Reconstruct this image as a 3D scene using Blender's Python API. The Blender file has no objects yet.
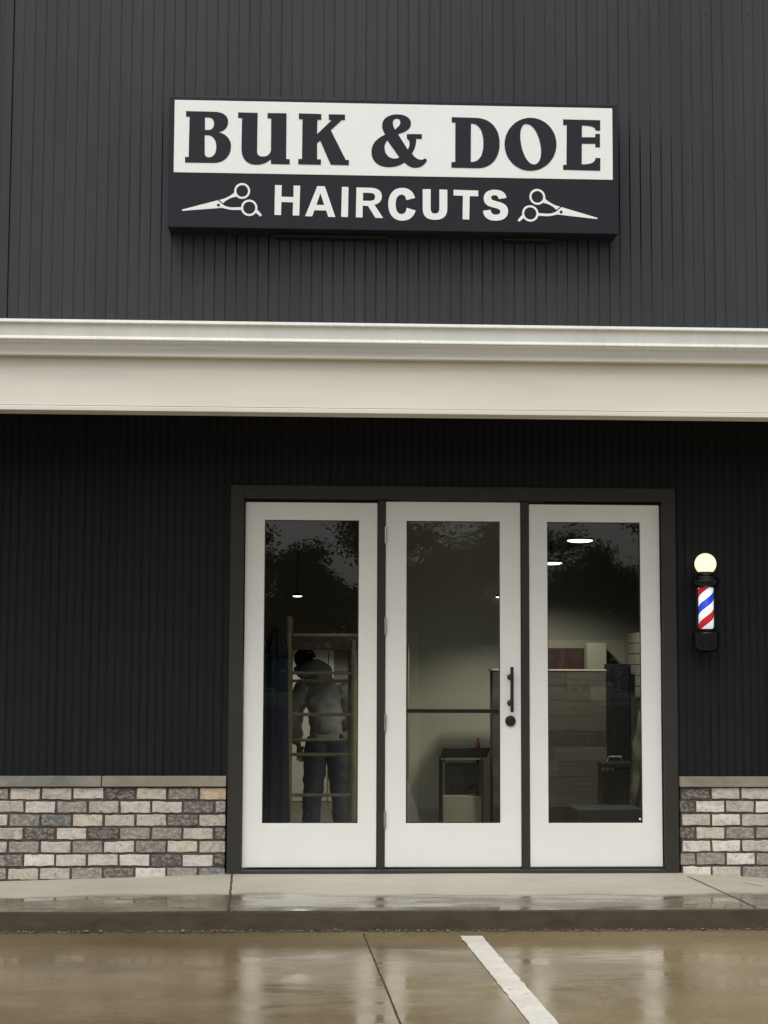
import bpy, bmesh, math, random
from mathutils import Vector, Matrix, noise
R = math.radians
PI = math.pi
scn = bpy.context.scene
COL = scn.collection
random.seed(7)

# ------------------------------------------------------------------ camera
CAM = Vector((0.0, -11.1, 1.53))
F, PITCH, YAW, ROLL = 1656.0, R(5.108), R(2.708), R(0.2076)
fw = Vector((math.sin(YAW)*math.cos(PITCH), math.cos(YAW)*math.cos(PITCH), math.sin(PITCH)))
rt0 = Vector((math.cos(YAW), -math.sin(YAW), 0)); up0 = rt0.cross(fw)
rt = math.cos(ROLL)*rt0 + math.sin(ROLL)*up0
up = -math.sin(ROLL)*rt0 + math.cos(ROLL)*up0
cd = bpy.data.cameras.new('camera'); cam = bpy.data.objects.new('camera', cd); COL.objects.link(cam)
cd.sensor_fit = 'HORIZONTAL'; cd.sensor_width = 36.0; cd.lens = F/768*36.0
cd.clip_start = 0.05; cd.clip_end = 2000
m = Matrix((rt, up, -fw)).transposed().to_4x4(); m.translation = CAM
cam.matrix_world = m
scn.camera = cam

# ------------------------------------------------------------------ world, sun, exposure
SUN_EL, SUN_AZ = R(58), R(200)        # azimuth measured from +Y clockwise: behind the camera, a little left
w = bpy.data.worlds.new('World'); scn.world = w; w.use_nodes = True
wn, wl = w.node_tree.nodes, w.node_tree.links
sky = wn.new('ShaderNodeTexSky'); sky.sky_type = 'NISHITA'; sky.sun_disc = False
sky.sun_elevation = SUN_EL; sky.sun_rotation = SUN_AZ
sky.air_density = 1.0; sky.dust_density = 4.0; sky.ozone_density = 1.0
hsv = wn.new('ShaderNodeHueSaturation'); hsv.inputs['Saturation'].default_value = 0.2
bg = wn['Background']; bg.inputs['Strength'].default_value = 0.115
wl.new(sky.outputs[0], hsv.inputs['Color']); wl.new(hsv.outputs[0], bg.inputs['Color'])
sd = bpy.data.lights.new('sun', 'SUN'); sd.energy = 0.6; sd.angle = R(30); sd.color = (1.0, 0.97, 0.93)
so = bpy.data.objects.new('sun', sd); COL.objects.link(so)
sdir = Vector((math.sin(SUN_AZ)*math.cos(SUN_EL), math.cos(SUN_AZ)*math.cos(SUN_EL), math.sin(SUN_EL)))
so.rotation_euler = (-sdir).to_track_quat('-Z', 'Y').to_euler(); so.location = (0, -20, 30)
scn.view_settings.view_transform = 'Standard'; scn.view_settings.look = 'None'
scn.view_settings.exposure = 0.56; scn.view_settings.gamma = 1.0
scn.view_settings.use_curve_mapping = False
scn.render.engine = 'CYCLES'
scn.cycles.use_denoising = True
scn.cycles.max_bounces = 10; scn.cycles.transparent_max_bounces = 16
scn.cycles.sample_clamp_indirect = 6.0

# ------------------------------------------------------------------ helpers
def ray(px, py):
    return (rt*((px-384)/F) + up*((512-py)/F) + fw)
def aty(px, py, y):                   # where the sight line through a measured photo point meets the plane Y = y
    d = ray(px, py); t = (y-CAM.y)/d.y; return CAM + d*t
def atz(px, py, z):
    d = ray(px, py); t = (z-CAM.z)/d.z; return CAM + d*t

def tag(o, label=None, cat=None, group=None, kind=None):
    if label: o['label'] = label
    if cat: o['category'] = cat
    if group: o['group'] = group
    if kind: o['kind'] = kind
    return o
def empty(name, loc, label, cat, group=None):
    o = bpy.data.objects.new(name, None); COL.objects.link(o); o.location = loc
    o.empty_display_size = 0.1
    return tag(o, label, cat, group)
def world_loc(o):
    p = Vector(o.location)
    while o.parent:
        o = o.parent; p = p + o.location
    return p
def obj(name, bm, mats, parent=None, bevel=0, smooth=False, seg=2):
    """link a bmesh given in world coordinates as ONE mesh object under parent"""
    if parent: bmesh.ops.translate(bm, verts=bm.verts, vec=-world_loc(parent))
    bmesh.ops.recalc_face_normals(bm, faces=bm.faces)
    me = bpy.data.meshes.new(name); bm.to_mesh(me); bm.free()
    for mt in (mats if isinstance(mats, (list, tuple)) else [mats]): me.materials.append(mt)
    if smooth:
        for p in me.polygons: p.use_smooth = True
    o = bpy.data.objects.new(name, me); COL.objects.link(o)
    if parent: o.parent = parent
    if bevel:
        b = o.modifiers.new('bevel', 'BEVEL'); b.width = bevel; b.segments = seg; b.limit_method = 'ANGLE'; b.angle_limit = R(40)
    return o
def box(bm, x0, x1, y0, y1, z0, z1, mi=0):
    vs = [bm.verts.new((x, y, z)) for z in (z0, z1) for x, y in ((x0, y0), (x1, y0), (x1, y1), (x0, y1))]
    fs = [(0, 3, 2, 1), (4, 5, 6, 7), (0, 1, 5, 4), (1, 2, 6, 5), (2, 3, 7, 6), (3, 0, 4, 7)]
    out = []
    for f in fs:
        fc = bm.faces.new([vs[i] for i in f]); fc.material_index = mi; out.append(fc)
    return out
def hexa(bm, front, y0, y1):           # four (x, z) corners extruded in y
    a = [bm.verts.new((x, y0, z)) for x, z in front]; b = [bm.verts.new((x, y1, z)) for x, z in front]
    n = len(front)
    bm.faces.new(a); bm.faces.new(b[::-1])
    for i in range(n): bm.faces.new((a[i], b[i], b[(i+1) % n], a[(i+1) % n]))
def prism_x(bm, prof, x0, x1, mi=0):   # closed (y, z) profile extruded along x
    a = [bm.verts.new((x0, y, z)) for y, z in prof]; b = [bm.verts.new((x1, y, z)) for y, z in prof]
    n = len(prof)
    bm.faces.new(a).material_index = mi; bm.faces.new(b[::-1]).material_index = mi
    for i in range(n): bm.faces.new((a[i], b[i], b[(i+1) % n], a[(i+1) % n])).material_index = mi
def lathe(bm, c, prof, n=32, axis='z', fn=None):
    """profile (r, h) turned about an axis through c"""
    rings = []
    for r, h in prof:
        ring = []
        for k in range(n):
            a = 2*PI*k/n; rr = r*(fn(a, h) if fn else 1)
            u, v = rr*math.cos(a), rr*math.sin(a)
            p = (u, v, h) if axis == 'z' else ((u, h, v) if axis == 'y' else (h, u, v))
            ring.append(bm.verts.new((c[0]+p[0], c[1]+p[1], c[2]+p[2])))
        rings.append(ring)
    for a, b in zip(rings, rings[1:]):
        for k in range(n): bm.faces.new((a[k], a[(k+1) % n], b[(k+1) % n], b[k]))
    bm.faces.new(rings[0][::-1]); bm.faces.new(rings[-1])
def tube(bm, p0, p1, r0, r1=None, n=12):
    p0, p1 = Vector(p0), Vector(p1); r1 = r0 if r1 is None else r1
    d = (p1-p0).normalized(); q = d.to_track_quat('Z', 'Y')
    a = [bm.verts.new(p0 + q @ Vector((r0*math.cos(2*PI*k/n), r0*math.sin(2*PI*k/n), 0))) for k in range(n)]
    b = [bm.verts.new(p1 + q @ Vector((r1*math.cos(2*PI*k/n), r1*math.sin(2*PI*k/n), 0))) for k in range(n)]
    for k in range(n): bm.faces.new((a[k], a[(k+1) % n], b[(k+1) % n], b[k]))
    bm.faces.new(a[::-1]); bm.faces.new(b)

# ------------------------------------------------------------------ materials
class Mat:
    def __init__(s, name):
        s.m = bpy.data.materials.new(name); s.m.use_nodes = True
        s.n, s.l = s.m.node_tree.nodes, s.m.node_tree.links
        s.p = s.n['Principled BSDF']; s.out = s.n['Material Output']
        s.tc = s.n.new('ShaderNodeTexCoord')
    def set(s, **k):
        for a, b in k.items(): s.p.inputs[a.replace('_', ' ')].default_value = b
        return s
    def node(s, t, **k):
        nd = s.n.new(t)
        for a, b in k.items(): setattr(nd, a, b)
        return nd
    def mapped(s, scale, coord='Object'):
        mp = s.n.new('ShaderNodeMapping'); mp.inputs['Scale'].default_value = scale
        s.l.new(s.tc.outputs[coord], mp.inputs[0]); return mp.outputs[0]
    def noise(s, scale=(1, 1, 1), sc=5, det=4, rough=.55, dist=0):
        nz = s.n.new('ShaderNodeTexNoise'); nz.inputs['Scale'].default_value = sc
        nz.inputs['Detail'].default_value = det; nz.inputs['Roughness'].default_value = rough
        nz.inputs['Distortion'].default_value = dist
        s.l.new(s.mapped(scale), nz.inputs['Vector']); return nz.outputs['Fac']
    def ramp(s, f, stops, interp='LINEAR'):
        r = s.n.new('ShaderNodeValToRGB'); r.color_ramp.interpolation = interp
        els = r.color_ramp.elements
        while len(els) < len(stops): els.new(0.5)
        for e, (p, c) in zip(els, stops):
            e.position = p; e.color = (c, c, c, 1) if isinstance(c, (int, float)) else (*c, 1)
        s.l.new(f, r.inputs[0]); return r.outputs[0]
    def mix(s, f, a, b, mode='MIX'):
        x = s.n.new('ShaderNodeMix'); x.data_type = 'RGBA'; x.blend_type = mode
        for sock, v in ((x.inputs[0], f), (x.inputs[6], a), (x.inputs[7], b)):
            if isinstance(v, bpy.types.NodeSocket): s.l.new(v, sock)
            elif isinstance(v, (int, float)): sock.default_value = v if sock == x.inputs[0] else (v, v, v, 1)
            else: sock.default_value = (*v, 1)
        return x.outputs[2]
    def math(s, op, a, b=0.0, clamp=False):
        x = s.n.new('ShaderNodeMath'); x.operation = op; x.use_clamp = clamp
        for i, v in enumerate((a, b)):
            if isinstance(v, bpy.types.NodeSocket): s.l.new(v, x.inputs[i])
            else: x.inputs[i].default_value = v
        return x.outputs[0]
    def to(s, sock, v): s.l.new(v, s.p.inputs[sock]); return s
    def bump(s, h, strength=.3, dist=.01):
        b = s.n.new('ShaderNodeBump'); b.inputs['Strength'].default_value = strength; b.inputs['Distance'].default_value = dist
        s.l.new(h, b.inputs['Height']); s.l.new(b.outputs[0], s.p.inputs['Normal']); return s
def simple(name, col, rough=.5, var=.15, sc=6, scale=(1, 1, 1), metal=0, bump=0, spec=.5):
    M = Mat(name); f = M.noise(scale, sc)
    lo = tuple(c*(1-var) for c in col); hi = tuple(min(1, c*(1+var)) for c in col)
    M.to('Base Color', M.ramp(f, [(.3, lo), (.7, hi)]))
    M.to('Roughness', M.ramp(M.noise(scale, sc*2.3), [(.3, max(.02, rough-.07)), (.7, min(1, rough+.07))]))
    M.set(Metallic=metal, Specular_IOR_Level=spec)
    if bump: M.bump(M.noise(scale, sc*6), bump, .004)
    return M.m
def emit(name, col, strength):
    M = Mat(name); M.set(Base_Color=(*col, 1), Emission_Color=(*col, 1), Emission_Strength=strength, Roughness=.4); return M.m

def siding_mat(name, col, rough, groove, spec=.5):
    M = Mat(name)
    streak = M.noise((9, 9, .25), 3.0, 5, .6); big = M.noise((1, 1, .4), .9, 3)
    a = M.ramp(streak, [(.3, tuple(c*.88 for c in col)), (.72, tuple(c*1.12 for c in col))])
    b = M.ramp(big, [(.35, .9), (.7, 1.1)])
    c = M.mix(1.0, a, b, 'MULTIPLY')
    if groove:
        dk = M.ramp(M.noise((5.0, .8, .22), 1.6, 3), [(.34, .58), (.50, .84), (.66, 1.0)])
        c = M.mix(1.0, c, dk, 'MULTIPLY')
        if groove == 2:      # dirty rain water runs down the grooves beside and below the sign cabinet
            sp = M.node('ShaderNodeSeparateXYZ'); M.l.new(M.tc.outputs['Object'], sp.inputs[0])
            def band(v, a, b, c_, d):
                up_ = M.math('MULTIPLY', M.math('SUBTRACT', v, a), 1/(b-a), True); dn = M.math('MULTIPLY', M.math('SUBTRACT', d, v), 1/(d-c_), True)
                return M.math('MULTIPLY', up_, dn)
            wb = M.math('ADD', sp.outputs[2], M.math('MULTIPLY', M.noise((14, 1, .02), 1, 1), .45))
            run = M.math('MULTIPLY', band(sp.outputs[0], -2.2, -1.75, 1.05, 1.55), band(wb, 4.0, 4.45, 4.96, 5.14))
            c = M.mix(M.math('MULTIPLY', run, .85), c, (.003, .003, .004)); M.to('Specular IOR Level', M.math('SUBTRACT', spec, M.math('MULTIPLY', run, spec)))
    M.to('Base Color', c)
    M.to('Roughness', M.ramp(streak, [(.3, rough-.1), (.75, rough+.1)]))
    M.set(Specular_IOR_Level=spec)
    M.bump(M.noise((3, 3, .5), 6), .12, .004)
    return M.m
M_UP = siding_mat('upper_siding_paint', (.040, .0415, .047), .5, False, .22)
M_UPG = siding_mat('upper_siding_groove', (.039, .0405, .046), .55, 2, .22)
M_LO = siding_mat('lower_siding_shaded', (.0094, .0104, .0122), .6, False, .20)  # siding paint with the shade under the canopy put into its colour
M_LOG = siding_mat('lower_groove_shaded', (.0078, .0086, .0102), .65, True, .20)

M_WHITE = simple('white_door_paint', (.80, .795, .755), .35, .025, 3)
M_FASCIA = simple('cream_trim_paint', (.715, .685, .61), .45, .07, 1.2, (.7, 4, 5))
M_GUT = simple('white_gutter_metal', (.68, .685, .63), .3, .05, 2, (3, 1, 1))
M_CASE = simple('charcoal_casing_paint', (.034, .032, .027), .5, .08, 3, spec=.25)
M_BLACK = simple('black_metal', (.008, .008, .009), .35, .1, 8)
M_RUB = simple('dark_threshold', (.03, .028, .027), .5, .2, 9)
M_SIGNBOX = simple('sign_cabinet_paint', (.0115, .013, .0185), .5, .07, 3, spec=.25)
M_SIGNW = simple('sign_white_face', (.83, .84, .82), .3, .012, 2)
M_SIGND = simple('sign_letter_navy', (.0125, .0142, .020), .5, .05, 4, spec=.25)
M_CEIL = simple('porch_ceiling_paint', (.10, .095, .085), .6, .1, 2)
M_STEEL = simple('hinge_steel', (.45, .44, .40), .3, .1, 12, metal=1)

def glass_mat():
    M = Mat('door_glass')
    tr = M.node('ShaderNodeBsdfTransparent'); tr.inputs[0].default_value = (.80, .83, .78, 1)
    gl = M.node('ShaderNodeBsdfGlossy'); gl.inputs[0].default_value = (1, 1, 1, 1); gl.inputs['Roughness'].default_value = 0.004
    fr = M.node('ShaderNodeFresnel'); fr.inputs[0].default_value = 1.45
    f2 = M.math('MULTIPLY', fr.outputs[0], 1.5, True)
    bp = M.node('ShaderNodeBump'); bp.inputs['Strength'].default_value = .02; bp.inputs['Distance'].default_value = .004
    M.l.new(M.noise((1, 1, 1), 1.6, 2), bp.inputs['Height']); M.l.new(bp.outputs[0], gl.inputs['Normal'])
    mx = M.node('ShaderNodeMixShader'); M.l.new(f2, mx.inputs[0]); M.l.new(tr.outputs[0], mx.inputs[1]); M.l.new(gl.outputs[0], mx.inputs[2])
    M.l.new(mx.outputs[0], M.out.inputs[0]); return M.m
M_GLASS = glass_mat()

def brick_mat():
    M = Mat('tumbled_brick')
    at = M.node('ShaderNodeAttribute', attribute_name='brick_tone')
    cloud = M.noise((1, 1, 1.5), 13, 5, .65, .8); blot = M.noise((1, 1, 1.7), 34, 6, .7, .5); fine = M.noise((1, 1, 1), 120, 3, .6)
    base = M.mix(M.ramp(cloud, [(.36, .55), (.54, 0)]), at.outputs['Color'], M.mix(.72, at.outputs['Color'], (.10, .085, .07)))
    washed = M.mix(M.ramp(blot, [(.46, 0), (.62, .65)]), base, M.mix(.55, at.outputs['Color'], (.70, .66, .585)))
    chips = M.mix(M.ramp(M.noise((1, 1, 1.2), 46, 4, .7, .6), [(.30, .8), (.40, 0)]), washed, (.10, .085, .072))
    M.to('Base Color', M.mix(1.0, chips, M.ramp(fine, [(.3, .86), (.7, 1.1)]), 'MULTIPLY')); M.set(Roughness=.85, Specular_IOR_Level=.25)
    M.bump(M.mix(.5, cloud, blot), .7, .008); return M.m
M_BRICK = brick_mat()
M_MORTAR = simple('dark_mortar', (.075, .062, .052), .9, .25, 30, bump=.4)
def stone_mat(name, a, b):
    M = Mat(name); f = M.noise((1, 2, 2), 4, 6, .65)
    M.to('Base Color', M.ramp(f, [(.3, a), (.7, b)])); M.set(Roughness=.7); M.bump(M.noise((1, 1, 1), 60), .3, .003); return M.m
M_COPE = stone_mat('tan_coping_stone', (.20, .175, .125), (.31, .275, .21))
M_COPEG = stone_mat('grey_coping_stone', (.155, .15, .13), (.29, .28, .245))

def sidewalk_mat():
    M = Mat('sidewalk_concrete')
    sep = M.node('ShaderNodeSeparateXYZ'); M.l.new(M.tc.outputs['Object'], sep.inputs[0])
    wob = M.noise((.55, .6, 1), 2.2, 5, .6)
    edge = M.math('ADD', sep.outputs[1], M.math('MULTIPLY', wob, .62))      # y + wobble; rain blows in as far as y ~ -0.95
    wet = M.ramp(M.math('ADD', M.math('MULTIPLY', edge, -5.0), -2.95, True), [(0, 0), (.6, 1)])
    big = M.noise((.8, 1, 1), 3, 6, .6); fine = M.noise((1, 1, 1), 70, 4, .6)
    dry = M.mix(M.ramp(fine, [(.35, .0), (.7, .35)]), M.ramp(big, [(.3, (.37, .34, .275)), (.7, (.46, .43, .345))]), (.52, .48, .39))
    wetc = M.ramp(big, [(.3, (.125, .108, .076)), (.7, (.215, .19, .14))])
    M.to('Base Color', M.mix(wet, dry, wetc))
    pud = M.ramp(M.noise((.6, 1.4, 1), 3.2, 5), [(.40, .05), (.60, .34)])
    M.to('Roughness', M.mix(wet, .85, pud))
    M.set(Specular_IOR_Level=.5)
    h = M.mix(wet, fine, M.mix(.12, .5, big)); M.bump(h, .12, .003); return M.m
M_WALK = sidewalk_mat()
def kerb_mat():
    M = Mat('wet_kerb_concrete')
    f = M.noise((.9, 1, 2.5), 5, 7, .72)
    M.to('Base Color', M.ramp(f, [(.28, (.036, .029, .019)), (.72, (.070, .058, .041))]))
    M.set(Roughness=.7, Specular_IOR_Level=.2); M.bump(M.noise((1, 1, 1), 45, 5, .7), .5, .006); return M.m
M_KERB = kerb_mat()
def lot_mat():
    M = Mat('wet_parking_concrete')
    big = M.noise((.5, .9, 1), 1.3, 6, .6); fine = M.noise((1, 1, 1), 40, 5, .65)
    c = M.ramp(big, [(.26, (.120, .086, .040)), (.48, (.200, .150, .076)), (.70, (.300, .236, .130))])
    sepx = M.node('ShaderNodeSeparateXYZ'); M.l.new(M.tc.outputs['Object'], sepx.inputs[0])
    # base colour turns paler towards the right, broken up by noise
    pale = M.math('MULTIPLY', M.math('ADD', sepx.outputs[0], M.math('MULTIPLY', M.noise((1, 1, 1), 1.5, 4), 1.2)), .40, True)
    c = M.mix(M.math('MULTIPLY', pale, .45), c, (.40, .325, .18))
    c = M.mix(M.ramp(fine, [(.3, .3), (.65, 0)]), c, (.09, .072, .05))
    M.to('Base Color', c)
    pud = M.noise((.6, 1.3, 1), 2.4, 7, .68, .5)
    M.to('Roughness', M.ramp(pud, [(.43, .02), (.56, .05), (.66, .13), (.78, .28)]))
    M.set(Specular_IOR_Level=.6, IOR=1.4)
    rip = M.noise((.8, 2.8, 1), 7, 4, .6); grit = M.noise((1, 1, 1), 150, 3, .7)
    gr = M.mix(M.ramp(pud, [(.40, .05), (.60, .75)]), rip, grit)
    M.bump(gr, .085, .012); return M.m
M_LOT = lot_mat()
def paint_mat():
    M = Mat('worn_white_road_paint')
    f = M.noise((1, 1, 1), 22, 6, .7)
    M.to('Base Color', M.mix(M.ramp(f, [(.30, .75), (.44, 0)]), M.ramp(M.noise((1, 1, 1), 5), [(.3, (.66, .63, .55)), (.7, (.80, .77, .69))]), (.22, .18, .125)))
    M.set(Roughness=.4); M.bump(f, .2, .003); return M.m
M_PAINT = paint_mat()
M_JOINT = simple('joint_dirt', (.042, .034, .023), .8, .4, 20)
M_GRASS = simple('wet_grass', (.045, .07, .02), .8, .4, 1.5)

# ------------------------------------------------------------------ ground, sidewalk, kerb
FLOOR = 0.13                      # level of the sidewalk at the door and of the shop floor
KERB_Y = -1.55
def sheet(name, x0, x1, y0, y1, z, mat):
    bm = bmesh.new()
    bm.faces.new([bm.verts.new(p) for p in ((x0, y0, z), (x1, y0, z), (x1, y1, z), (x0, y1, z))])
    return tag(obj(name, bm, mat), kind='structure')
sheet('ground', -600, 600, -600, 600, -0.02, M_GRASS)
sheet('parking_lot', -45, 45, -46, KERB_Y+.3, 0.0, M_LOT)

XDL = aty(230, 870, 0).x; XDR = aty(678, 870, 0).x
def walk_z(x, y):
    t = min(1, max(0, (KERB_Y-y)/KERB_Y))            # 1 at the wall, 0 at the kerb
    drop = 0.0
    if x < XDL: drop = .030*(XDL-x)
    if x > XDR: drop = .055*(x-XDR)
    return FLOOR - .012*(1-t) - min(drop, .075)*t + .0025*noise.noise(Vector((x*1.3, y*2, 4)))
bm = bmesh.new()
xs = [-9+.1*i for i in range(191)]; ys = [KERB_Y+.012, KERB_Y+.06] + [KERB_Y+.06+.1*i for i in range(1, 16)] + [.05]
grid = [[bm.verts.new((x, y, walk_z(x, y)-(.006 if j == 0 else 0))) for x in xs] for j, y in enumerate(ys)]
for a, b in zip(grid, grid[1:]):
    for i in range(len(xs)-1): bm.faces.new((a[i], a[i+1], b[i+1], b[i]))
tag(obj('sidewalk', bm, M_WALK, smooth=True), kind='structure')
bm = bmesh.new()
prev = None
for x in xs:
    jx = .004*noise.noise(Vector((x*2.5, 0, 1)))
    col = [bm.verts.new((x, KERB_Y-.022+jx, -.01)), bm.verts.new((x, KERB_Y-.0125+jx+.002*noise.noise(Vector((x*6, 3, 3))), .055)), bm.verts.new((x, KERB_Y-.004+jx*.5, walk_z(x, KERB_Y)-.014)), bm.verts.new((x, KERB_Y+.012, walk_z(x, KERB_Y+.012)-.006))]
    if prev:
        for i in range(3): bm.faces.new((prev[i], col[i], col[i+1], prev[i+1]))
    prev = col
tag(obj('kerb', bm, M_KERB), kind='structure')

def crack(name, pts, wid, zf, amp=.006, n=40):
    """thin dark joint following a polyline on a surface"""
    bm = bmesh.new(); prev = None
    for i in range(n+1):
        t = i/n*(len(pts)-1); k = min(int(t), len(pts)-2); u = t-k
        p, d = Vector((*pts[k], 0)), Vector((*pts[k+1], 0)); p, d = p.lerp(d, u), (d-p).normalized()
        nrm = Vector((-d.y, d.x, 0)); off = amp*noise.noise(Vector((p.x*9, p.y*9, 2)))
        ww = wid*(1+.45*noise.noise(Vector((p.x*23, p.y*23, 7))))
        a, b = p+nrm*(off+ww/2), p+nrm*(off-ww/2)
        cur = [bm.verts.new((a.x, a.y, zf(a.x, a.y)+.003)), bm.verts.new((b.x, b.y, zf(b.x, b.y)+.003))]
        if prev: bm.faces.new((prev[0], prev[1], cur[1], cur[0]))
        prev = cur
    return tag(obj(name, bm, M_JOINT), kind='structure')
A, B = atz(232, 873, FLOOR), atz(229, 908, FLOOR)
crack('sidewalk_joint', [(A.x, A.y), (B.x, B.y)], .012, walk_z, .010)
A, B = atz(688, 876, FLOOR), atz(757, 906, FLOOR)
crack('sidewalk_joint', [(A.x, A.y), (B.x, B.y)], .009, walk_z, .006)
A, B = atz(742, 880, FLOOR), atz(764, 884, FLOOR)
crack('sidewalk_crack', [(A.x, A.y), (B.x, B.y)], .008, walk_z, .01)
A, B = atz(363.5, 934, 0), atz(400.5, 1024, 0)
D = (B-A)
crack('parking_lot_joint', [(A.x, A.y), (A.x+D.x*6, A.y+D.y*6)], .008, lambda x, y: 0.0, .004, 120)
A, B = atz(-330, 962, 0), atz(60, 962, 0)
# stall line
a0, a1 = atz(460, 936.5, 0), atz(482, 936.5, 0); b0, b1 = atz(530, 1024, 0), atz(558.5, 1024, 0)
bm = bmesh.new(); prev = None
for i in range(181):
    t = i/60*1.6
    l = a0.lerp(b0, t); r = a1.lerp(b1, t)
    l.x += .008*noise.noise(Vector((t*30, 0, 0))) + .004*noise.noise(Vector((t*110, 0, 0)))
    r.x += .008*noise.noise(Vector((t*30, 5, 0))) + .004*noise.noise(Vector((t*110, 5, 0)))
    cur = [bm.verts.new((l.x, l.y, .004)), bm.verts.new((r.x, r.y, .004))]
    if prev: bm.faces.new((prev[0], prev[1], cur[1], cur[0]))
    prev = cur
tag(obj('parking_line', bm, M_PAINT), kind='structure')
# grit and leaf bits washed against the foot of the kerb
M_LITTER = simple('leaf_litter_bits', (.21, .17, .11), .7, .6, 60)
bm = bmesh.new()
for i in range(1500):
    x = random.uniform(-3.2, 4.2); y = KERB_Y-.035-abs(random.gauss(0, .014)); s = random.uniform(.003, .010)
    if random.random() < .08: s *= 2
    a = random.uniform(0, PI); z = .0045+random.uniform(0, .006)
    u = Vector((math.cos(a), math.sin(a), random.uniform(-.3, .3)))*s; v = Vector((-math.sin(a), math.cos(a), random.uniform(-.4, .4)))*s*.6
    p = Vector((x, y, z+s*.4))
    q = [bm.verts.new(p+u), bm.verts.new(p+v), bm.verts.new(p-u), bm.verts.new(p-v)]
    bm.faces.new(q)
tag(obj('leaf_litter', bm, M_LITTER), 'fine leaf and grit litter washed along the foot of the kerb', 'litter', kind='stuff')

# ------------------------------------------------------------------ the building
bld = empty('storefront_building', (1.0, 0, 0), 'dark ribbed storefront with cream fascia, brick base and white glazed doors', 'building')
UP_Y = -0.95                        # face of the upper wall
FA_Y = -1.10                        # face of the fascia
X0, X1 = -8.0, 9.0
def ribbed(name, x0, x1, yf, z0, z1, pitch, gw, gd, mats, thick=.05, phase=0.0, wide=None):
    bm = bmesh.new(); prof = []; mi = []
    k = math.floor((x0-phase)/pitch)
    x = phase + k*pitch
    pts = [(x0, yf)]; mt = []
    while x < x1:
        g = gw*(1.25 if (wide and wide[0] < x < wide[1]) else random.uniform(.75, 1.1))
        for dx, dy in ((-g*.5, 0), (-g*.32, gd), (g*.32, gd), (g*.5, 0)):
            if x0 < x+dx < x1:
                pts.append((x+dx+random.uniform(-.0006, .0006), yf+dy))
        x += pitch
    pts.append((x1, yf))
    lo = [bm.verts.new((x, y, z0)) for x, y in pts]; hi = [bm.verts.new((x, y, z1)) for x, y in pts]
    for i in range(len(pts)-1):
        f = bm.faces.new((lo[i], lo[i+1], hi[i+1], hi[i]))
        f.material_index = 1 if (pts[i][1] > yf+1e-5 or pts[i+1][1] > yf+1e-5) else 0
    me_pts = [(x0, yf+thick), (x1, yf+thick)]
    bl = [bm.verts.new((x, y, z)) for z in (z0, z1) for x, y in me_pts]
    bm.faces.new((bl[1], bl[0], bl[2], bl[3]))
    bm.faces.new((lo[0], hi[0], bl[2], bl[0])); bm.faces.new((lo[-1], bl[1], bl[3], hi[-1]))
    bm.faces.new(hi + [bl[3], bl[2]]); bm.faces.new(lo[::-1] + [bl[0], bl[1]])
    return obj(name, bm, mats, bld)
ZUP0 = aty(384, 330, UP_Y).z
Xc = aty(11, 160, UP_Y).x
ribbed('upper_siding', Xc, X1, UP_Y, ZUP0-.25, 7.6, .0668, .0068, .0022, [M_UP, M_UPG], phase=Xc, wide=(-1.22, 2.42))
bm = bmesh.new(); box(bm, aty(1.8, 160, UP_Y).x, Xc-.002, UP_Y-.012, UP_Y+.05, ZUP0-.25, 7.6)
obj('corner_trim', bm, M_UP, bld, .003)
ribbed('upper_siding', X0, aty(1.8, 160, UP_Y).x-.003, UP_Y+.02, ZUP0-.25, 7.6, .0668, .0068, .0022, [M_UP, M_UPG])
# small fixing screws on the upper siding
for px, py in ((705, 14), (749, 14), (640, 13), (735, 176), (688, 176)):
    bm = bmesh.new(); p = aty(px, py, UP_Y); lathe(bm, (p.x, UP_Y-.003, p.z), [(.006, 0), (.006, .004)], 8, 'y')
    obj('screw_head', bm, M_BLACK, bld)

# fascia, gutter, porch ceiling
def zat(py, y, px=384): return aty(px, py, y).z
gy = FA_Y-.115
g_top, g_face, g_lip0, g_lip1 = zat(323.0, gy), zat(326.5, gy), zat(340.5, gy), zat(343.8, gy)
bm = bmesh.new()
prism_x(bm, [(gy+.030, g_top), (gy+.004, g_top-.001), (gy-.016, g_top-.020), (gy-.014, g_top-.027), (gy+.002, g_top-.031), (gy+.012, g_lip0+.006),
             (gy+.010, g_lip0+.002), (gy-.010, g_lip0-.011), (gy-.010, g_lip1+.002), (gy+.004, g_lip1-.002), (gy+.040, g_lip1+.004), (gy+.040, g_top-.004)], X0, X1)
obj('gutter', bm, M_GUT, bld, .0015)
m0, m1 = zat(347, FA_Y-.05), zat(359.5, FA_Y-.045)
bm = bmesh.new()
prism_x(bm, [(FA_Y-.012, g_lip1+.03), (FA_Y-.014, m0), (FA_Y-.018, m0-.012), (FA_Y-.034, m0-.036), (FA_Y-.056, m1+.014), (FA_Y-.060, m1+.006), (FA_Y-.058, m1), (FA_Y+.0, m1), (FA_Y+.0, g_lip1+.03)], X0, X1)
obj('crown_moulding', bm, M_FASCIA, bld, .002)
f0, f1, f2 = m1, zat(409.2, FA_Y), zat(413.3, FA_Y)
f2b = zat(413.6, FA_Y-.012)
bm = bmesh.new()
box(bm, X0, X1, FA_Y+.002, FA_Y+.04, f1+.004, g_top-.02)
obj('fascia', bm, M_FASCIA, bld, .002)
bm = bmesh.new()
box(bm, X0, X1, FA_Y-.010, FA_Y+.16, f2b, f1)
obj('fascia_bottom_trim', bm, M_FASCIA, bld, .004)
bm = bmesh.new()
box(bm, X0, X1, FA_Y+.042, UP_Y-.004, g_top-.05, g_top-.03)          # little flashing roof behind the gutter
obj('flashing', bm, M_GUT, bld)
CEIL = f1+.12
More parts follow.
